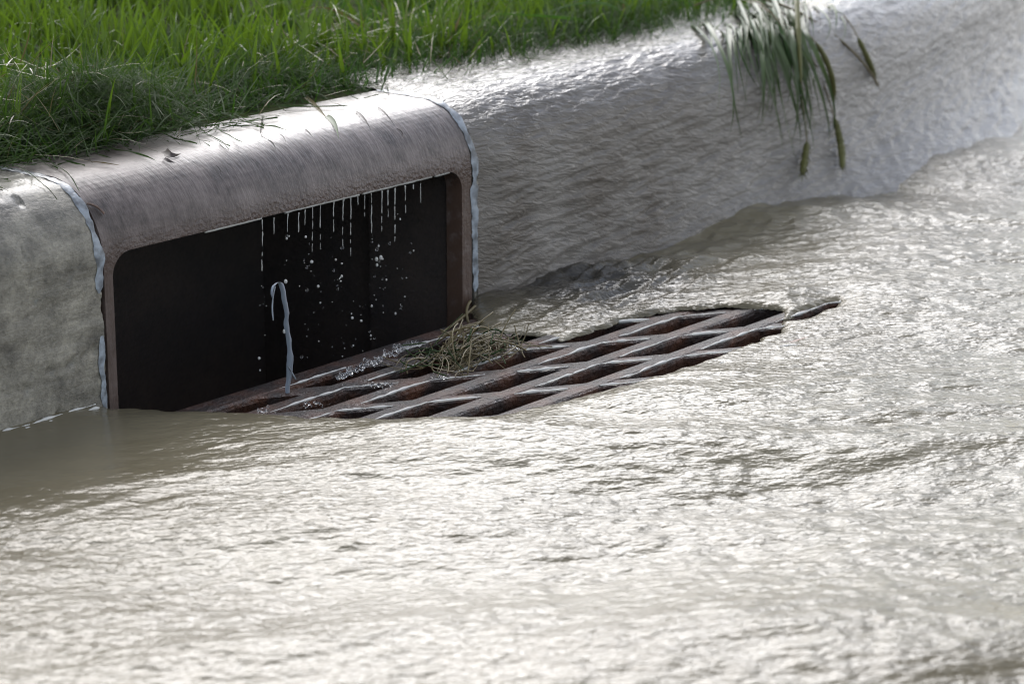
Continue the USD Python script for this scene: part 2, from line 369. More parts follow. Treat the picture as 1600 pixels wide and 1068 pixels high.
tag(obj('street', grid_mesh(np.stack([gx, gy, np.full_like(gx, -0.05)], -1), keep), 'asphalt'), 'asphalt street under the flood water', kind='structure')
ch = thing('drain_chamber', 'dark concrete chamber under the hood and the grate', kind='structure')
CZ = -0.75
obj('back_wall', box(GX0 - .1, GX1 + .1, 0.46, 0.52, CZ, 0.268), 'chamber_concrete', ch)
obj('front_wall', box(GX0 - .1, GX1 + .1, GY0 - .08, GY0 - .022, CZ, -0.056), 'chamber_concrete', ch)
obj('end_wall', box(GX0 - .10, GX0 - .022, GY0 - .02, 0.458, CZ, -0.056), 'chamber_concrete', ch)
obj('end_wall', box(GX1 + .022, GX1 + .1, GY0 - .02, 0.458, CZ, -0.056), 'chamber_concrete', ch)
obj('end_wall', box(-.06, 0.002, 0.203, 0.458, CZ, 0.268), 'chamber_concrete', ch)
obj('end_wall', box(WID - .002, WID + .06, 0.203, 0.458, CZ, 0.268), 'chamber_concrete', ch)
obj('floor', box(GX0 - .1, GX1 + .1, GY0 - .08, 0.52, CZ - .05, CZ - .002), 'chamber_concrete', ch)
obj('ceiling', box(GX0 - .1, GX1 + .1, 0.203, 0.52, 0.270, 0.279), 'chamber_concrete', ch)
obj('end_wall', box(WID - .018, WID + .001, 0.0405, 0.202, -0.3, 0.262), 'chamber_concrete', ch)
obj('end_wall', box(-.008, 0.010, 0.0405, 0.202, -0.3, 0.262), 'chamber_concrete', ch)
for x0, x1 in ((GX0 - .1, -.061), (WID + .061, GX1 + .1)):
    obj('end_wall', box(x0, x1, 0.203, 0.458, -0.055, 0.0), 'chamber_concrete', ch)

# ---------------------------------------------------------------- lawn soil
X = axis_coords(np.linspace(-60, -2, 12), np.arange(-1.6, 6.2, 0.05), np.array([8, 12, 30, 60]))
Y = axis_coords(np.arange(0.1, 3.0, 0.04), np.linspace(3.2, 6.5, 20), np.array([9, 14, 25, 60]))
def lawn_z(x, y):
    o = behind(x, y)
    k = np.clip((o - .2) / .5, 0, 1)
    return 0.290 + 0.009 * np.clip((o - .16) / .06, 0, 1) + 0.03 * np.clip((o - .34) / .5, 0, 1) + np.clip(o - .7, 0, 30) * 0.025 + (fb(np.stack([x, y, 0 * x], -1) * 3, 3, 5) - .5) * 0.03 * k
gx, gy = np.meshgrid(X, Y, indexing='ij')
cx, cy = (gx[:-1, :-1] + gx[1:, 1:]) / 2, (gy[:-1, :-1] + gy[1:, 1:]) / 2
tag(obj('lawn', grid_mesh(np.stack([gx, gy, lawn_z(gx, gy)], -1), behind(cx, cy) > 0.14), 'soil', smooth=True), 'soil of the lawn behind the kerb', kind='structure')

# ---------------------------------------------------------------- muddy flood water over the street
hole_px = [(378, 652), (480, 661), (600, 664), (700, 661), (780, 658), (850, 643), (920, 627), (985, 606), (1050, 584), (1112, 560), (1170, 538), (1228, 515),
           (1226, 484), (1140, 480), (1060, 487), (985, 497), (930, 512), (880, 528), (830, 520), (760, 520), (742, 500), (742, 463)]
hole = [tuple(at(px, py, 2, 0.0)[:2]) for px, py in hole_px] + [(0.75, 0.14), (0.0, 0.14), (0.0, -0.01)]
hole2 = [tuple(at(px, py, 2, 0.0)[:2]) for px, py in [(1221, 503), (1262, 498), (1318, 473), (1312, 469), (1262, 482)]]
import shapely
from shapely.geometry import Polygon
from scipy.ndimage import distance_transform_edt
hole_poly = Polygon(hole).buffer(0)
holes = shapely.unary_union([hole_poly, Polygon(hole2).buffer(0.003)])
X = axis_coords(np.array([-60, -30, -15, -8, -5, -3, -2]), np.arange(-1.0, 1.9, 0.0045), np.arange(1.9, 5.2, 0.012), np.linspace(5.3, 7, 12), np.array([9, 14, 25, 60]))
Y = axis_coords(np.array([-60, -30, -15, -8, -5, -3.2, -2.4]), np.arange(-1.6, 0.06, 0.0045), np.arange(0.06, 1.4, 0.014), np.linspace(1.5, 5, 30), np.array([8, 15, 30, 60]))
gx, gy = np.meshgrid(X, Y, indexing='ij')
pts = shapely.points(gx, gy)
inside = shapely.contains_xy(holes, gx, gy)
near = (np.abs(gx - .5) < 1.1) & (np.abs(gy + .25) < .6)
dist = np.full(gx.shape, 1.0)
dist[near] = shapely.distance(pts[near], holes.boundary)
dist = np.where(inside, -dist, dist)
dist = dist + near * ((fb(np.stack([gx * 38, gy * 38, 0 * gx], -1), 3, 55) - .5) * 0.022)
def water_height(x, y):
    far = np.clip(1.2 - (np.abs(x - 1.2) - 2.5) / 2, 0, 1)
    q = np.stack([x, y, 0 * x], -1)
    warp = (fb(q * 2.2, 2, 21) - .5)
    c, s_ = math.cos(-0.72), math.sin(-0.72)
    u, v = x * c + y * s_ + warp * .25, -x * s_ + y * c + warp * .18
    def w(lu, lv, seed, o=2): return fb(np.stack([u / lu, v / lv, 0 * u + seed], -1), o, seed) - .5
    h = w(.80, .24, 31) * 0.058 + w(.26, .075, 32) * 0.012
    h += (0.5 - np.abs(w(.070, .026, 33) * 2)) * 0.0032 + w(.032, .0135, 34) * 0.0042
    return h * (0.55 + 0.9 * fb(q * 1.3, 2, 41))
H = water_height(gx, gy)
b = behind(gx, gy)
calm = np.exp(-(((gx + 0.20) / 0.30) ** 2 + ((gy + 0.05) / 0.20) ** 2) ** 1.3)        # still pool before the left end of the hood
H = H * (1 - 0.92 * calm)
rush = np.exp(-((gx - 0.96) / 0.24) ** 2 - ((gy + 0.10) / 0.11) ** 2)        # standing waves where the gutter stream tips into the drain
q = np.stack([gx, gy, 0 * gx], -1)
H = H * (1 - .6 * np.clip((gx - 1.3) / .5, 0, 1) * np.exp(-np.clip(-b, 0, 9) / .16))
gut = np.clip((2.4 - gx) / .6, 0, 1) * np.clip((gx - .8) / .15, 0, 1) * np.exp(-np.clip(-b, 0, 9) / .09)
H = H * (1 + 1.3 * gut) + gut * (.5 - np.abs(fb(np.stack([gx * 14, gy * 22, 0 * gx], -1), 2, 57) - .5) * 3) * .010
H += rush * ((.5 - np.abs(fb(q * np.array([8, 34, 1]), 2, 51) - .5) * 3) * 0.024 + (fb(q * np.array([22, 40, 1]), 2, 52) - .5) * .02)
jump = np.exp(-((gx - 0.05 + (gy + 0.33) * 0.8) / 0.05) ** 2) * np.clip((-.33 - gy) / .1, 0, 1) * np.exp(-((gy + .5) / .25) ** 2)
H += jump * 0.010
Z = 0.010 + H + np.exp(-np.clip(-b, 0, 9) / 0.012) * 0.003
edge = np.clip(1 - dist / 0.07, 0, 1)
Z = Z * (1 - edge ** 1.5) + (0.0035 + np.clip(H, -.004, .01) * .5) * edge ** 1.5
rim = np.clip(1 - (dist + 0.006) / 0.012, 0, 1)
Z = Z - rim ** 2 * 0.006
cx, cy = (gx[:-1, :-1] + gx[1:, 1:]) / 2, (gy[:-1, :-1] + gy[1:, 1:]) / 2
cut = None
ddx, ddy = np.gradient(dist, axis=0) / np.gradient(gx, axis=0), np.gradient(dist, axis=1) / np.gradient(gy, axis=1)
gn = np.maximum(np.hypot(ddx, ddy), .4)
snap = near & (dist < -0.004) & (dist > -0.014)          # pull the last vertices of the sheet onto the hole's smooth outline
mv = np.where(snap, (-0.004 - dist) / gn ** 2, 0)
SX, SY = gx + np.clip(mv * ddx, -.009, .009), gy + np.clip(mv * ddy, -.009, .009)
cut = np.maximum.reduce([dist[:-1, :-1], dist[1:, :-1], dist[:-1, 1:], dist[1:, 1:]]) < -0.004
keep = (behind(cx, cy) < 0.05) & ~cut
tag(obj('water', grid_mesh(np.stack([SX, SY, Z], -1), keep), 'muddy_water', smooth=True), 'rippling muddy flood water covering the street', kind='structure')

# thin sheet of water pouring from the lawn over the kerb on the right
def film_relief(S, A, Z):
    p = np.stack([S + (A - .4) * 0.55, A - S * 0.10, 0 * S], -1)
    k = np.interp(Z, [0, .12, .26, .30], [1.25, 1.1, .65, .5]) * np.interp(S, [.8, 1.6, 2.4], [1, 1, 1.5])
    r = k * ((fb(p * np.array([5, 30, 1]), 2, 61) - .5) * 0.006 + (0.5 - np.abs(fb(p * np.array([13, 90, 1]), 2, 62) - .5) * 3) * 0.0046)
    r += k * (fb(p * np.array([32, 150, 1]), 2, 64) - .5) * 0.0034
    return np.maximum(r, -0.0065) + 0.0012
sf = np.r_[np.arange(WID + 0.009, 2.3, 0.0032), np.arange(2.3, 5.2, 0.010), np.arange(5.2, S0 + R * np.pi / 2 + 2, 0.08)]
fade = lambda S: np.clip((S - WID - .009) / .05, 0.0, 1)
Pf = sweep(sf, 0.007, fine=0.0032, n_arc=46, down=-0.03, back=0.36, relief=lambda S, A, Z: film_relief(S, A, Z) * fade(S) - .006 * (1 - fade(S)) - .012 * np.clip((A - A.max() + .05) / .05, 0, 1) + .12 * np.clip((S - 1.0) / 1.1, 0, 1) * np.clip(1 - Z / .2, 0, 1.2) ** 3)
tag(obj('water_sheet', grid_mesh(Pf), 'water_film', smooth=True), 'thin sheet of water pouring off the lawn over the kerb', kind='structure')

# ---------------------------------------------------------------- cast iron inlet hood
def section(poly, x0, x1):
    """Extrudes a polygon given as (y, z) along x."""
    m = m3.Manifold.extrude(m3.CrossSection([poly]), x1 - x0)
    return m.rotate([90, 0, 90]).translate([x0, 0, 0])
pts, _ = nose(18, -0.06, 0.20, 0.02)
a = np.linspace(np.pi / 2, 0, 14)
inner = np.vstack([[0.20, HGT - 0.028], np.c_[RAD - 0.068 * np.cos(a), HGT - RAD + 0.072 * np.sin(a)], [0.032, -0.06]])
shell = section(np.vstack([pts, inner])[::-1].tolist(), 0.004, WID - 0.004)
full = np.vstack([pts, [[0.20, -0.06]]])[::-1].tolist()
cut_ = m3.Manifold.cube([2, 0.04, 1]).translate([-.5, -.01, -.3])
cheek_l, cheek_r = section(full, 0.004, 0.018) ^ cut_, section(full, WID - 0.026, WID - 0.004) ^ cut_
r_ = 0.032
def rounded(x0, x1, z0, z1, r):
    return m3.CrossSection([[(x0 + r, z0), (x1 - r, z0), (x1 - r, z1 - r), (x0 + r, z1 - r)]]).offset(r, m3.JoinType.Round, 2, 40)
opening = m3.Manifold.extrude(rounded(0.019, WID - 0.026, -0.15, 0.208, r_), 0.3).rotate([90, 0, 0]).translate([0, 0.15, 0])
opening = opening ^ m3.Manifold.cube([2, 0.30, 2]).translate([-0.5, -0.1, -1])
hood_solid = (shell + cheek_l + cheek_r) - opening
inlet = thing('drain_inlet', 'rusty cast iron inlet hood with a dark rectangular mouth in the kerb', 'drain inlet')
hm = hood_solid.refine_to_length(0.02).to_mesh()
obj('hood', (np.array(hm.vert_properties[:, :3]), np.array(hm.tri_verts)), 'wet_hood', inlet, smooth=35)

def sealant(s, spans, seed, side):
    pts, nrm = nose(20, -0.01, 0.205, 0.008)
    arc = np.r_[0, np.cumsum(np.linalg.norm(np.diff(pts, axis=0), axis=1))]
    parts = []
    for a0, a1, wid in spans:
        u = np.arange(a0, a1, 0.004)
        o, z = np.interp(u, arc, pts[:, 0]), np.interp(u, arc, pts[:, 1])
        no, nz = np.interp(u, arc, nrm[:, 0]), np.interp(u, arc, nrm[:, 1])
        k = np.stack([u * 45, 0 * u, 0 * u + seed], -1)
        w = wid * (0.15 + 1.7 * fb(k * np.array([1.6, 1, 1]), 3, seed)) * np.clip(np.minimum(u - a0, a1 - u) / .012 + .25, 0, 1)
        off = (fb(k * .5, 2, seed + 4) - .5) * 0.012
        th = np.linspace(0, 2 * np.pi, 11)[:-1]
        rr = 0.85 + 0.4 * fb(np.stack([np.repeat(u[:, None] * 90, 10, 1), np.cos(th)[None] + 0 * u[:, None], np.sin(th)[None] + 0 * u[:, None]], -1), 2, seed + 7)
        sx = s + off[:, None] + w[:, None] * np.cos(th)[None] * rr
        lift = 0.0008 + w[:, None] * 0.16 * np.sin(th)[None] * rr
        P = np.stack([sx, o[:, None] + lift * no[:, None], z[:, None] + lift * nz[:, None]], -1)
        P = np.concatenate([P, P[:, :1]], 1)
        parts += [grid_mesh(P), cap(P[0, :-1], False), cap(P[-1, :-1], True)]
    return join(parts)
sl = obj('joint_sealant', sealant(-0.004, [(0.0, 0.115, 0.0045), (0.17, 0.47, 0.0070)], 3, -1), 'sealant', inlet, smooth=50)
tag(sl, 'cracked blue grey sealant in the left joint of the hood')
sl = obj('joint_sealant', sealant(WID + 0.004, [(0.02, 0.47, 0.0068)], 9, 1), 'sealant', inlet, smooth=50)
tag(sl, 'blue grey sealant in the right joint of the hood')

# ---------------------------------------------------------------- grate of parallelogram slots
PITCH, ROW, SHIFT = 0.19036, 0.065556, 0.0848
X0, Y0 = 0.36059, -0.43957                          # back left corner of one slot of the front row
SLOT_A, SLOT_D = 0.145, 0.0405                        # slot length along the kerb, depth across
grate = thing('drain_grate', 'rusty iron grate of slanting slots in front of the hood', 'drain grate')
DEP = 0.030
ky = SHIFT / ROW                                     # the slanting bars run (ky - PITCH/ROW) in x per metre of y
slope = (SHIFT - PITCH) / ROW
rows = range(-1, 6)
for j in rows:                                       # bar behind row j: from the slot's back edge to the next slot's front edge
    y0 = Y0 + ROW * j; y1 = y0 + ROW - SLOT_D
    if j == -1: y0 -= 0.012
    if j == 5: y1 = GY1
    tp = box(GX0 + .021, GX1 - .021, y0, y1, -.012, 0.0, 0.003)[0]
    ym = (y0 + y1) / 2; yh = (y1 - y0) * .16
    h = trimesh.convex.convex_hull(np.vstack([tp, [(x_, y_, -DEP) for x_ in (GX0 + .022, GX1 - .022) for y_ in (ym - yh, ym + yh)]]))   # cast bars taper downwards
    obj('long_bar', (np.array(h.vertices), np.array(h.faces)), 'grate_iron', grate)
obj('frame_side', box(GX0, GX0 + .02, GY0, GY1, -DEP - .01, 0.0, 0.003), 'rust_iron', grate)
obj('frame_side', box(GX1 - .02, GX1, GY0, GY1, -DEP - .01, 0.0, 0.003), 'rust_iron', grate)
obj('frame_side', box(GX0 + .021, GX1 - .021, GY0 - .004, Y0 - ROW - .013, -DEP - .01, 0.0, 0.003), 'rust_iron', grate)
lo_y, hi_y = Y0 - ROW + .008, GY1 - .004
def clip_bar(xa):                                    # slanting bar whose right edge passes (xa, Y0); clipped to the frame
    wbar = PITCH - SLOT_A
    ply = Polygon([(xa - wbar + slope * (y - Y0), y) for y in (lo_y, hi_y)] + [(xa + slope * (y - Y0), y) for y in (hi_y, lo_y)])
    ply = ply.intersection(shapely.box(GX0 + .022, lo_y, GX1 - .022, hi_y))
    return ply if ply.area > 1e-4 and ply.geom_type == 'Polygon' else None
for i in range(-8, 9):
    ply = clip_bar(X0 + PITCH * i)
    if ply is None: continue
    top = ply.buffer(-0.003, join_style=2)
    if top.is_empty: continue
    co = np.array(shapely.geometry.polygon.orient(ply).exterior.coords)[:-1]
    ct = np.array(shapely.geometry.polygon.orient(top).exterior.coords)[:-1]
    h = trimesh.convex.convex_hull(np.vstack([np.c_[np.array(shapely.geometry.polygon.orient(ply.buffer(-.011, join_style=2)).exterior.coords)[:-1], np.full(len(shapely.geometry.polygon.orient(ply.buffer(-.011, join_style=2)).exterior.coords) - 1, -DEP + .002)] if ply.buffer(-.011, join_style=2).area > 1e-5 and ply.buffer(-.011, join_style=2).geom_type == 'Polygon' else np.c_[co, np.full(len(co), -.006)], np.c_[co, np.full(len(co), -0.0045)], np.c_[ct, np.full(len(ct), -0.0015)]]))
    obj('slanting_bar', (np.array(h.vertices), np.array(h.faces)), 'grate_iron', grate)
#NEXT
# ---------------------------------------------------------------- grass of the lawn
def scatter(n, x0, x1, o0, o1, seed, dens=None):
    g = np.random.default_rng(seed)
    s, o = g.uniform(x0, x1, n), g.uniform(o0, o1, n)
    if dens is not None:
        k = g.uniform(0, 1, n) < dens(s, o); s, o = s[k], o[k]
    x, y = kerb_xy(s, o)
    return np.stack([x, y, lawn_z(x, y) - .004], -1), s, o, g
def edge_line(s):                                         # where the grass begins behind the kerb's foot
    return np.interp(s, [-2, -.2, .25, .42, .73, .9, 1.3, 1.6, 1.8, 2.05, 2.3, 3], [.2, .17, .17, .22, .215, .19, .155, .12, .11, .15, .3, .34]) + (fb(np.stack([s * 14, 0 * s, 0 * s], -1), 3, 71) - .5) * .06
parts = []
clump = lambda s, o: fb(np.stack([s * 5, o * 5, 0 * s], -1), 3, 72)
B, s_, o_, g = scatter(38000, -.7, 3.2, .11, 2.3, 101, lambda s, o: np.clip((o - edge_line(s) - .03) / .2, 0, 1) * np.clip((clump(s, o) - .30) * 3.4, .25, 1.2) * np.clip(1.25 - .35 * (s - 1.2), .45, 1))
n = len(B); tall = 0.55 + 0.9 * clump(s_, o_)
shortr = np.clip(1.15 - (s_ - .6) * .35, .55, 1)
parts.append(ribbons(B, g.uniform(0, 2 * np.pi, n), g.uniform(.05, .13, n) * tall * shortr, g.uniform(.004, .0095, n), np.abs(g.normal(.18, .33, n)), g.gamma(1.5, .42, n), 5, g.normal(0, .8, n)))
tag(obj('grass', join(parts), 'grass_leaf', smooth=True), 'tall bright green grass blades of the lawn', 'grass', kind='stuff')
B, s_, o_, g = scatter(24000, -.5, 3.2, .09, .75, 102, lambda s, o: (o > edge_line(s)) * np.clip(1.3 - (o - edge_line(s)) * 1.6, .1, 1) * np.clip(.25 + (o - edge_line(s)) / .10, 0, 1))
n = len(B)
tag(obj('short_grass', ribbons(B, g.uniform(0, 2 * np.pi, n), g.uniform(.02, .075, n), g.uniform(.0018, .0042, n), np.abs(g.normal(.55, .4, n)), g.gamma(2, .35, n), 4, g.normal(0, .7, n)), 'short_grass', smooth=True),
    'short dull grass along the edge of the lawn', 'grass', kind='stuff')
# mat of limp, cut grass that slumps over the hood's back edge
def mat_clump(name, label, cat, s0, s1, o0, o1, n, pile, seed, look_='dead_grass', group=None):
    g = np.random.default_rng(seed)
    s = (s0 + s1) / 2 + (s1 - s0) / 2 * np.clip(g.normal(0, .45, n), -1, 1); o = (o0 + o1) / 2 + (o1 - o0) / 2 * np.clip(g.normal(0, .5, n), -1, 1)
    r = np.hypot((s - (s0 + s1) / 2) / ((s1 - s0) / 2), (o - (o0 + o1) / 2) / ((o1 - o0) / 2))
    x, y = kerb_xy(s, o)
    z = HGT + .004 + pile * np.clip(1 - r * .8, .05, 1) * g.uniform(0, 1, n) ** .7
    v, f = ribbons(np.stack([x, y, z], -1), g.uniform(0, 2 * np.pi, n), g.uniform(.03, .13, n), g.uniform(.0010, .0030, n), g.normal(1.3, .35, n), g.normal(.35, .7, n), 5, g.normal(0, .5, n))
    c = HGT + 0.003 - np.clip(RAD - v[:, 1], 0, RAD) ** 2 / (2 * RAD) * 1.1      # the strands rest on the kerb's nose
    v[:, 2] = np.maximum(v[:, 2], c + np.random.default_rng(seed + 1).uniform(0, .003, len(v)))
    t = tag(obj(name, (v, f), look_, smooth=True), label, cat, group)
    return t
mat_clump('cut_grass_clump', 'big dark mat of limp cut grass at the left edge behind the kerb', 'cut grass', -.42, .20, .15, .46, 3400, .085, 201)
mat_clump('cut_grass_clump', 'olive heap of cut grass slumped over the left end of the iron hood', 'cut grass', .02, .46, .15, .44, 3400, .095, 202)
mat_clump('cut_grass_clump', 'thin scatter of pale cut grass behind the middle of the hood', 'cut grass', .38, .84, .21, .44, 1000, .035, 203)
mat_clump('dry_grass_clump', 'tan dry strands lying on the cut grass at the left of the lawn edge', 'dry grass', -.25, .55, .17, .60, 420, .11, 205, 'straw').SetCustomDataByKey('kind', 'stuff')
mat_clump('dry_grass_clump', 'sparse tan dry strands in the short grass above the right joint', 'dry grass', .5, 1.4, .2, .60, 260, .07, 206, 'straw').SetCustomDataByKey('kind', 'stuff')
mat_clump('cut_grass_clump', 'flattened dull grass washed against the lawn edge right of the hood', 'cut grass', .72, 1.95, .15, .42, 2200, .04, 204)

def along(x, y):
    return np.where(x < S0, x, S0 + R * np.arctan2(x - S0, R - y))
def surface_z(x, y):
    """Height of the hood, the kerb or the water sheet over it."""
    o = behind(x, y)
    fl = 0.007 + .12 * np.clip((along(x, y) - 1.0) / 1.1, 0, 1)
    low = np.where(o > -fl, .2 * (1 - np.clip(-o / fl, 0, 1) ** (1 / 3)), -9.0)
    return np.where(o < 0, low, np.where(o < RAD, HGT - RAD + np.sqrt(np.clip(RAD ** 2 - (RAD - o) ** 2, 0, None)), HGT))
def on_hood(px, py, lift=0.0):
    """Where the sight line through a pixel of the photograph meets the kerb's or hood's surface, moved lift metres towards the viewer."""
    d = FW + (px - 800) / FPX * RT - (py - 534) / FPX * UP
    t = np.linspace(2.5, 7, 9000)
    P_ = CAM + t[:, None] * d
    hit = np.nonzero(P_[:, 2] <= surface_z(P_[:, 0], P_[:, 1]))[0]
    t0 = t[hit[0]] if len(hit) else 4.5
    return CAM + d * (t0 - lift / np.linalg.norm(d) * 1.6)
# ---------------------------------------------------------------- long blades and seed heads hanging over the kerb on the right
def strip(pts, width, twist=0.0, side=None):
    """A folded leaf along a polyline."""
    pts = np.asarray(pts, float); n = len(pts)
    T = np.gradient(pts, axis=0); T /= np.linalg.norm(T, axis=1, keepdims=True)
    sd_ = np.array([1.0, 0, 0]) if side is None else np.asarray(side, float)
    W_ = sd_ - T * (T @ sd_)[:, None]; W_ /= np.linalg.norm(W_, axis=1, keepdims=True) + 1e-9
    N_ = np.cross(T, W_)
    t = np.linspace(0, 1, n)
    a = twist * t
    W2 = W_ * np.cos(a)[:, None] + N_ * np.sin(a)[:, None]; N2 = np.cross(T, W2)
    w = (width * (1 - t ** 3) * (.6 + .4 * np.sin(np.pi * np.clip(t + .2, 0, 1))) / 2)[:, None] + 1e-4
    P = np.stack([pts - W2 * w + N2 * w * .4, pts, pts + W2 * w + N2 * w * .4], 1)
    return grid_mesh(P)
def spline(ctrl, n=14):
    from scipy.interpolate import CubicSpline
    c = np.asarray(ctrl, float); u = np.r_[0, np.cumsum(np.linalg.norm(np.diff(c, axis=0), axis=1))]
    return CubicSpline(u, c)(np.linspace(0, u[-1], n))
def over_kerb(s, o, z):
    x, y = kerb_xy(np.asarray(s, float), np.asarray(o, float))
    return np.stack([x, y, np.asarray(z, float)], -1)
tuft = thing('grass_tuft', 'drooping tuft of wet green blades hanging over the kerb on the right', 'grass tuft')
g = np.random.default_rng(301)
for k in range(130):
    x0, y0 = g.normal(1190, 38), g.uniform(-8, 48)
    L = g.uniform(.15, 1) ** 1.4
    x1, y1 = x0 + g.normal(38, 18) * (.4 + L * .6), y0 + 30 + 185 * L
    a, b_ = (x0 + x1) / 2 + g.normal(8, 7), (y0 + y1) / 2
    lift = g.uniform(.016, .045)
    c = [on_hood(x0, y0, .014), on_hood(x0 + (a - x0) * .4, y0 + (b_ - y0) * .35, lift), on_hood(a, b_, lift), on_hood(x1, y1, .016)]
    obj('blade', strip(spline(c, 12), g.uniform(.005, .011), g.normal(0, .8), (1, -.6, 0)), 'wet_blade' if g.random() < .85 else 'short_grass', tuft, smooth=True)
for k in range(12):                                      # straight long blades lying along the lawn edge
    s0 = g.uniform(1.35, 1.9); L = g.uniform(.12, .3)
    c = [(s0, g.uniform(.24, .32), HGT + .02), (s0 - L * .5, g.uniform(.22, .3), HGT + g.uniform(.05, .075)), (s0 - L, g.uniform(.22, .34), HGT + g.uniform(.03, .07))]
    obj('blade', strip(over_kerb(*spline(c, 10).T), g.uniform(.004, .007), g.normal(0, .8), (0, 0, 1)), 'short_grass', tuft, smooth=True)
c = [(1.66, .22, HGT + .03), (1.80, .08, HGT + .015), (1.87, -.01, .235), (1.93, -.03, .17)]
tag(obj('stalk', tube(over_kerb(*spline(c, 16).T), .0022, 5), 'straw', tuft, smooth=True), 'pale straight dry stalk')

def seed_stalk(label, head, stem, rad, seed, bristle=.007):
    g = np.random.default_rng(seed)
    t = thing('seed_stalk', label, 'seed head')
    hp = spline(head, 16)
    u = np.linspace(0, 1, 16)
    prof = 1.5 * rad * np.sqrt(np.clip(1 - (2 * u - 1) ** 4, .05, 1)) * (0.85 + .3 * g.random(16))
    m = [tube(hp, prof * .75, 7)]
    n = 170
    k = g.uniform(0, 15, n); i = k.astype(int).clip(0, 14); base = hp[i] + (hp[i + 1] - hp[i]) * (k - i)[:, None]
    ax = hp[-1] - hp[0]; ax = ax / np.linalg.norm(ax)
    rd = g.normal(size=(n, 3)); rd -= ax * (rd @ ax)[:, None]; rd /= np.linalg.norm(rd, axis=1, keepdims=True)
    tip = base + rd * (rad + bristle * g.uniform(.4, 1, n))[:, None] + ax * (bristle * g.uniform(.4, 1.4, n))[:, None]
    sdv = np.cross(rd, ax) * .0007
    b0 = base + rd * rad * .3
    V = np.stack([b0 - sdv, b0 + sdv, tip], 1).reshape(-1, 3)
    m.append((V, np.arange(3 * n).reshape(n, 3)))
    obj('seed_head', join(m), 'seed_head_look', t)
    obj('stem', tube(spline(stem, 14), .0013, 5), 'straw', t, smooth=True)
    return t
K_ = lambda x, y, v=.026: on_hood(x, y, v)
root = over_kerb([1.78], [.2], [HGT + .035])[0]
seed_stalk('upright tan seed head standing in the drooping tuft at the top edge', [K_(1252, 128, .05), K_(1248, 60, .05), K_(1246, -14, .04)], [K_(1250, 170, .01), K_(1253, 150, .03), K_(1252, 128, .05)], .0045, 1)
seed_stalk('bent brown seed head hanging just right of the drooping tuft', [K_(1274, 66), K_(1294, 102), K_(1303, 155)], [root, K_(1255, 45, .02), K_(1274, 66)], .0048, 2)
seed_stalk('lone seed head farthest right over the water sheet', [K_(1340, 58), K_(1354, 88), K_(1367, 121)], [K_(1290, 8, .01), K_(1320, 26, .016), K_(1340, 58)], .0048, 3)
seed_stalk('long dark seed head hanging lowest in front of the kerb face', [K_(1303, 183), K_(1313, 222), K_(1316, 264)], [root, K_(1268, 90, .015), K_(1290, 140, .015), K_(1303, 183)], .0058, 4)
seed_stalk('ragged tan seed head touching the water at the kerb foot', [K_(1261, 222), K_(1258, 245), K_(1254, 272)], [root + [-.04, 0, 0], K_(1240, 90, .014), K_(1255, 170, .014), K_(1261, 222)], .0058, 5, .011)

def lawn_blade(label, px, width, mat, y0):
    """A single tall blade, rooted y0 behind the kerb, through points of the photograph."""
    tag(obj('bent_stalk', strip(spline([at(x, y, 1, y0 + dy) for x, y, dy in px], 12), width, .6, (1, -.8, 0)), mat, smooth=True), label, 'grass stalk')
lawn_blade('tall pale bent blade standing above the lawn edge at the right joint', [(697, 102, 0), (703, 70, 0), (716, 35, -.01), (724, 12, -.01)], .010, 'straw', .30)
lawn_blade('bright green blade leaning right beside the tall pale bent blade', [(728, 88, 0), (745, 72, 0), (766, 60, 0)], .008, 'grass_leaf', .28)
lawn_blade('short pale upright blade between the joint and the drooping tuft', [(790, 92, 0), (783, 70, 0), (777, 54, 0)], .008, 'straw', .27)
lawn_blade('pale upright blade at the top edge left of the drooping tuft', [(979, 52, 0), (976, 25, 0), (974, -12, 0)], .010, 'straw', .27)
lawn_blade('pale arched blade over the lawn behind the hood', [(560, 40, 0), (525, 18, -.01), (490, 12, -.02), (462, 16, -.02)], .007, 'straw', .5)
lawn_blade('broad green blade leaning right over the hood top', [(420, 92, 0), (433, 55, 0), (447, 20, 0)], .010, 'grass_leaf', .36)
lawn_blade('broad green blade left of the other leaning blade', [(468, 70, 0), (485, 32, 0), (499, -2, 0)], .010, 'grass_leaf', .36)

# ---------------------------------------------------------------- straw caught on the grate
g = np.random.default_rng(401)
sc = thing('straw_clump', 'tangle of wet straw and twigs caught on the grate by the hood corner', 'straw clump')
c0 = at(735, 545, 2, 0.015); al = np.array([1.0, 0.0, 0])
for k in range(210):
    u = np.clip(g.normal(-.05, .55), -1.3, 1.1)
    p = c0 + np.array([u * .085, g.normal(0, .022) - u * .004, 0])
    p[2] = .004 + abs(g.normal(0, .015)) * (1.15 - abs(u) * .7)
    th = g.normal(math.radians(12), .55) if g.random() < .7 else g.uniform(0, np.pi)
    L = g.uniform(.025, .08)
    d = np.array([math.cos(th), math.sin(th), g.normal(.1, .35)]) * L / 2
    bend = g.normal(0, .006, 3)
    c = [p - d, p + bend * .9, p + d]
    c = [np.array([q[0], q[1], max(q[2], .003)]) for q in c]
    obj('straw', tube(spline(c, 7), g.uniform(.0005, .0013), 4), 'straw' if g.random() < .85 else 'dead_grass', sc, smooth=True)
cc = [at(708, 478, 1, -.045), at(726, 492, 1, -.05), at(738, 512, 1, -.06)]
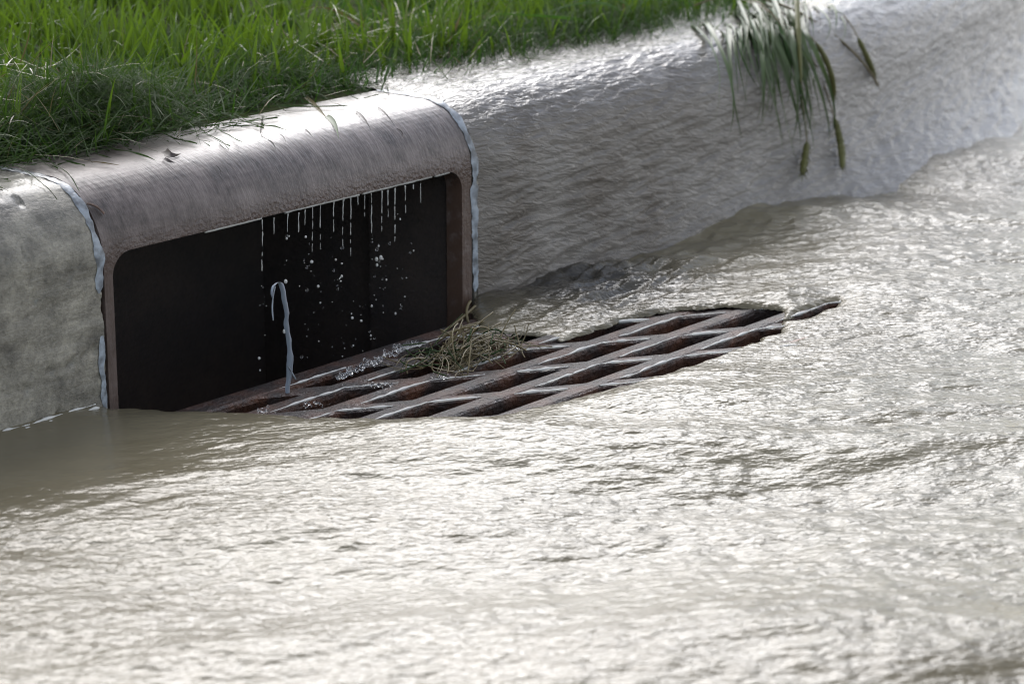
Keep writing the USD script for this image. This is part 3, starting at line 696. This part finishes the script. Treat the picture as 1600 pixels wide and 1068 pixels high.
for (pa, pb, pc_) in (((735, 470), (729, 492), (741, 520)), ((742, 478), (722, 496), (690, 520)), ((630, 562), (700, 520), (790, 498)), ((640, 566), (690, 545), (720, 560)), ((800, 520), (815, 500), (826, 493)), ((802, 565), (806, 548), (812, 540))):
    yy = g.uniform(-.10, -.07)
    tag(obj('twig', tube(spline([at(*pa, 1, yy), at(*pb, 1, yy - .01), at(*pc_, 1, yy - .02)], 9), .0022, 5), 'straw', sc, smooth=True))
tag(obj('leaf', strip(spline([at(832, 522, 1, -.14), at(840, 516, 1, -.145), at(848, 512, 1, -.15)], 7), .009, .3), 'grass_leaf', sc, smooth=True), 'small bright green leaf')

# ---------------------------------------------------------------- torn strip standing in the mouth, twig and blades on the hood
ps = thing('plastic_strip', 'blue grey torn strip standing up on the grate inside the dark mouth', 'plastic strip')
yb = at(450, 612, 2, 0.0)[1]
ctrl = [at(449, 614, 1, yb), at(452, 560, 1, yb), at(449, 505, 1, yb), at(444, 462, 1, yb), at(438, 441, 1, yb), at(428, 447, 1, yb), at(424, 466, 1, yb)]
pp = spline(ctrl, 34)
pp = pp + RT * ((fb(np.c_[np.arange(34) * .3, np.zeros((34, 2))], 2, 18) - .5) * .008)[:, None]
w = .0042 * (0.10 + 1.3 * fb(np.c_[np.arange(34) * .45, np.zeros((34, 2))], 2, 8))
w[-8:] *= np.linspace(.9, .35, 8)
sdv = np.array([RT[0], RT[1], .15])
Pm = np.stack([pp - sdv * w[:, None] + [.001, .001, 0], pp - FW * .0018, pp + sdv * w[:, None], pp + FW * .0018, pp - sdv * w[:, None] + [.001, .001, 0]], 1)
obj('strip', join([grid_mesh(Pm)]), 'thin_plastic', ps, smooth=True)
obj('loose_end', tube(spline([at(430, 447, 1, yb), at(426, 470, 1, yb - .003), at(427, 500, 1, yb - .003)], 9), .0011, 5), 'sealant', ps, smooth=True)
obj('loose_end', tube(spline([at(450, 572, 1, yb - .004), at(458, 585, 1, yb - .006), at(462, 592, 1, yb - .006)], 9), .0012, 5), 'sealant', ps, smooth=True)

def lying(name, label, cat, px, width, mat, thick=None, group=None):
    P_ = np.array([on_hood(x, y, .0035) for x, y in px])
    P_ = spline(P_, 10)
    m = tube(P_, thick, 5) if thick else strip(P_, width, .5, (1, .2, .4))
    return tag(obj(name, m, mat, smooth=True), label, cat, group)
lying('grass_clipping', 'pale blade lying down over the middle of the hood top', 'grass clipping', [(478, 152), (503, 176), (516, 192)], .006, 'straw')
lying('grass_clipping', 'dark green clipping stuck on the hood below the pale blade', 'grass clipping', [(510, 182), (524, 196), (529, 218)], .008, 'wet_blade')
lying('grass_clipping', 'dark clipping on the wet kerb right of the sealed joint', 'grass clipping', [(764, 156), (776, 172), (792, 196)], .006, 'wet_blade')
lying('grass_clipping', 'short clipping hanging upright on the hood left of middle', 'grass clipping', [(411, 180), (407, 205), (404, 226)], .003, 'dark_debris')
lying('grass_clipping', 'thin dark sliver on the hood right of the green clipping', 'grass clipping', [(556, 175), (572, 190), (580, 204)], .004, 'dark_debris')
lying('grass_clipping', 'curved dark sliver on the hood top near the right joint', 'grass clipping', [(590, 168), (606, 182), (618, 198)], .003, 'dark_debris')
g = np.random.default_rng(451)
for k in range(7):  # slivers added to stand for dark drip streaks on the hood
    x0 = g.uniform(300, 640); y0 = 232 - (x0 - 300) * .19 + g.uniform(-8, 50)
    lying('grass_clipping', 'tiny dark sliver added for a drip streak on the wet iron hood', 'grass clipping', [(x0, y0), (x0 + g.uniform(3, 8), y0 + g.uniform(3, 8)), (x0 + g.uniform(6, 14), y0 + g.uniform(10, 20))], g.uniform(.0012, .0022), 'dark_debris', None, 'added drip streak slivers on the hood')
lying('leaf_scrap', 'dark torn leaf scrap at the mat edge on the hood', 'leaf scrap', [(258, 236), (268, 243), (283, 240)], .012, 'dark_debris')
lying('leaf_scrap', 'small dark scrap on the hood just below the torn leaf', 'leaf scrap', [(256, 248), (264, 252), (274, 254)], .006, 'dark_debris')
lying('twig', 'brown curved twig beside the left joint of the hood', 'twig', [(136, 318), (150, 322), (163, 334)], .003, 'rust_iron', .0018)

# ---------------------------------------------------------------- water running off the hood
lip_z = 0.208
bead = []
for x0, x1 in ((.19, .30), (.345, .50), (.505, .66), (.665, .70)):
    xs = np.arange(x0, x1, .004)
    r = .0016 + .0016 * fb(np.c_[xs * 60, 0 * xs, 0 * xs], 2, 5)
    bead.append(tube(np.c_[xs, 0.003 + 0 * xs, lip_z - .001 + 0 * xs], r, 7))
tag(obj('water_lip', join(bead), 'foam', smooth=True), 'bright bead of water along the lower lip of the hood', 'water', kind='stuff')  # sky refraction painted as the bead's white colour
g = np.random.default_rng(501)
def thread(px, y0, y1, label, group, r=.0008):
    r = r * .72
    """A falling thread of water: a thin rope with swellings, breaking into pieces lower down."""
    top, bot = at(px, y0, 1, .004), at(px, y1, 1, .004)
    n = max(10, int((top[2] - bot[2]) / .002))
    P_ = np.linspace(top, bot, n); P_[:, 0] += np.cumsum(g.normal(0, .00022, n))
    u = np.linspace(0, 1, n)
    rr = r * (0.35 + 1.5 * fb(np.c_[u * n * .22, 0 * u, 0 * u + px], 2, 12) ** 1.5) * np.interp(u, [0, .08, 1], [1.6, 1, .8])
    m, k = [], 0
    while k < n - 3:
        e = min(n, k + int(g.integers(7, 22) if u[k] < .5 else g.integers(4, 10)))
        if e - k > 3:
            q_ = rr[k:e].copy(); q_[-1] *= .3; q_[0] *= .5 if k else 1
            m.append(tube(P_[k:e], q_, 7))
        k = e + (0 if u[min(e, n - 1)] < .35 else int(g.integers(1, 4)))
    return tag(obj('water_thread', join(m), 'foam', smooth=True), label, 'water thread', group)
thread(410, 343, 428, 'long lone thread of water falling left of all the others', None, .0010)
GT = 'water threads under the hood lip'
for px, y0, y1 in ((450, 334, 362), (477, 328, 352), (501, 320, 388), (521, 314, 374), (537, 310, 384), (580, 302, 364), (597, 298, 368), (606, 297, 348), (633, 290, 342), (559, 306, 330), (467, 332, 372), (488, 324, 396), (548, 308, 400), (570, 304, 350), (617, 294, 380), (657, 286, 322), (428, 340, 366), (646, 288, 300)):
    thread(px, y0, y1, 'thin broken thread of clear water falling from the hood lip', GT, .0009)
drop_v, drop_f = (lambda m: (np.array(m.vertices), np.array(m.faces)))(trimesh.creation.icosphere(2, 1.0))
protos = []
columns = [(410, 430, 640, 14), (448, 340, 560, 14), (475, 360, 560, 10), (484, 380, 500, 12), (500, 380, 560, 10), (520, 370, 600, 12), (537, 380, 610, 14), (582, 360, 540, 14), (600, 370, 520, 12), (625, 330, 520, 10), (590, 380, 420, 10), (530, 425, 455, 9), (550, 440, 570, 8), (640, 330, 470, 6), (566, 470, 560, 6)]
nd = 0
for cx_, ya, yb_, k in columns:
    for q_ in range(k):
        p = at(cx_ + g.normal(0, 3.5), g.uniform(ya, yb_), 1, .004 + g.normal(0, .012))
        r = float(np.clip(g.gamma(2.6, .00038), .0006, .0024))
        lab = 'clear falling water drop glinting in the dark mouth of the drain'
        t = thing('water_drop', lab, 'water drop', 'falling water drops', loc=p)
        sc_ = UsdGeom.Xformable(t); sc_.AddScaleOp().Set(Gf.Vec3f(r, r, r * float(g.uniform(1, 1.5))))
        if nd < 2:
            obj('bead', (drop_v, drop_f), ('foam', 'clear_water')[nd], t, smooth=True); protos.append(t)  # first bead has its glint painted into a white base
        else:
            t.GetReferences().AddInternalReference(protos[int(g.random() < .55)].GetPath()); t.SetInstanceable(True)
            t.SetCustomDataByKey('label', lab)
        nd += 1
# bright rills of water along the back edges of the slots
parts = []
for j in range(-1, 6):
    for i in range(-3, 4):
        xb, yb_ = X0 + PITCH * i + SHIFT * j, Y0 + ROW * j
        for (xa, ya), (xc, yc) in (((xb, yb_), (xb + SLOT_A, yb_)), ((xb + SLOT_A, yb_), (xb + SLOT_A + slope * -SLOT_D, yb_ - SLOT_D))):
            n = 26; u = np.linspace(0, 1, n)
            px_, py_ = xa + (xc - xa) * u, ya + (yc - ya) * u
            if px_.min() < GX0 + .03 or px_.max() > GX1 - .03 or g.random() < .12: continue
            rr = (.0006 + .0062 * np.clip(fb(np.c_[px_ * 60, py_ * 60, 0 * u], 3, 15) - .34, 0, .4)) * np.sin(np.pi * np.clip(u, .03, .97)) ** .4
            parts.append(tube(np.c_[px_, py_ + .0015 + (fb(np.c_[px_ * 30, py_ * 30, 0 * u + 3], 2, 16) - .5) * .006, -.0004 + 0 * u], rr, 6))
tag(obj('water_rills', join(parts), 'foam', smooth=True), 'bright rills of water along the edges of the grate slots', 'water', kind='stuff')
# spray where the gutter stream strikes the grate's back bar, and foam along the kerb foot
parts = []
for k in range(190):
    u = g.uniform(0, 1)
    px, py = 528 + 122 * u, 592 - 54 * u
    p = at(px + g.normal(0, 3), py + g.normal(0, 6), 1, at(px, py, 2, 0.0)[1] + g.normal(0, .006))
    p[2] = max(p[2], .002)
    parts.append((drop_v * float(np.clip(g.gamma(2.5, .0007), .0008, .004)) + p, drop_f))
for px, py, nn, sp in ((495, 632, 26, 8), (412, 640, 14, 6), (182, 643, 10, 3), (590, 600, 18, 8), (690, 585, 20, 10), (800, 545, 26, 12)):
    for k in range(nn):
        p = at(px + g.normal(0, sp), py + g.normal(0, sp * .4), 2, .003)
        parts.append((drop_v * float(np.clip(g.gamma(2.2, .0006), .0008, .003)) + p, drop_f))
tag(obj('water_spray', join(parts), 'clear_water', smooth=True), 'spray of small drops along the back of the grate', 'water spray', kind='stuff')
parts = []
xs = np.arange(-1.2, -.02, .004)
for k in range(3):
    yy = -.004 - .006 * k + (fb(np.c_[xs * 20, 0 * xs + k, 0 * xs], 2, 6) - .5) * .012
    parts.append(tube(np.c_[xs, yy, .0125 + 0 * xs - .003 * k], .0002 + .0042 * np.clip(fb(np.c_[xs * 55, 0 * xs + k * 3, 0 * xs], 3, 7) - .42, 0, 1) * 2.4, 6))
tag(obj('foam_line', join(parts), 'foam', smooth=True), 'thin line of foam where the water meets the left kerb', 'foam', kind='stuff')
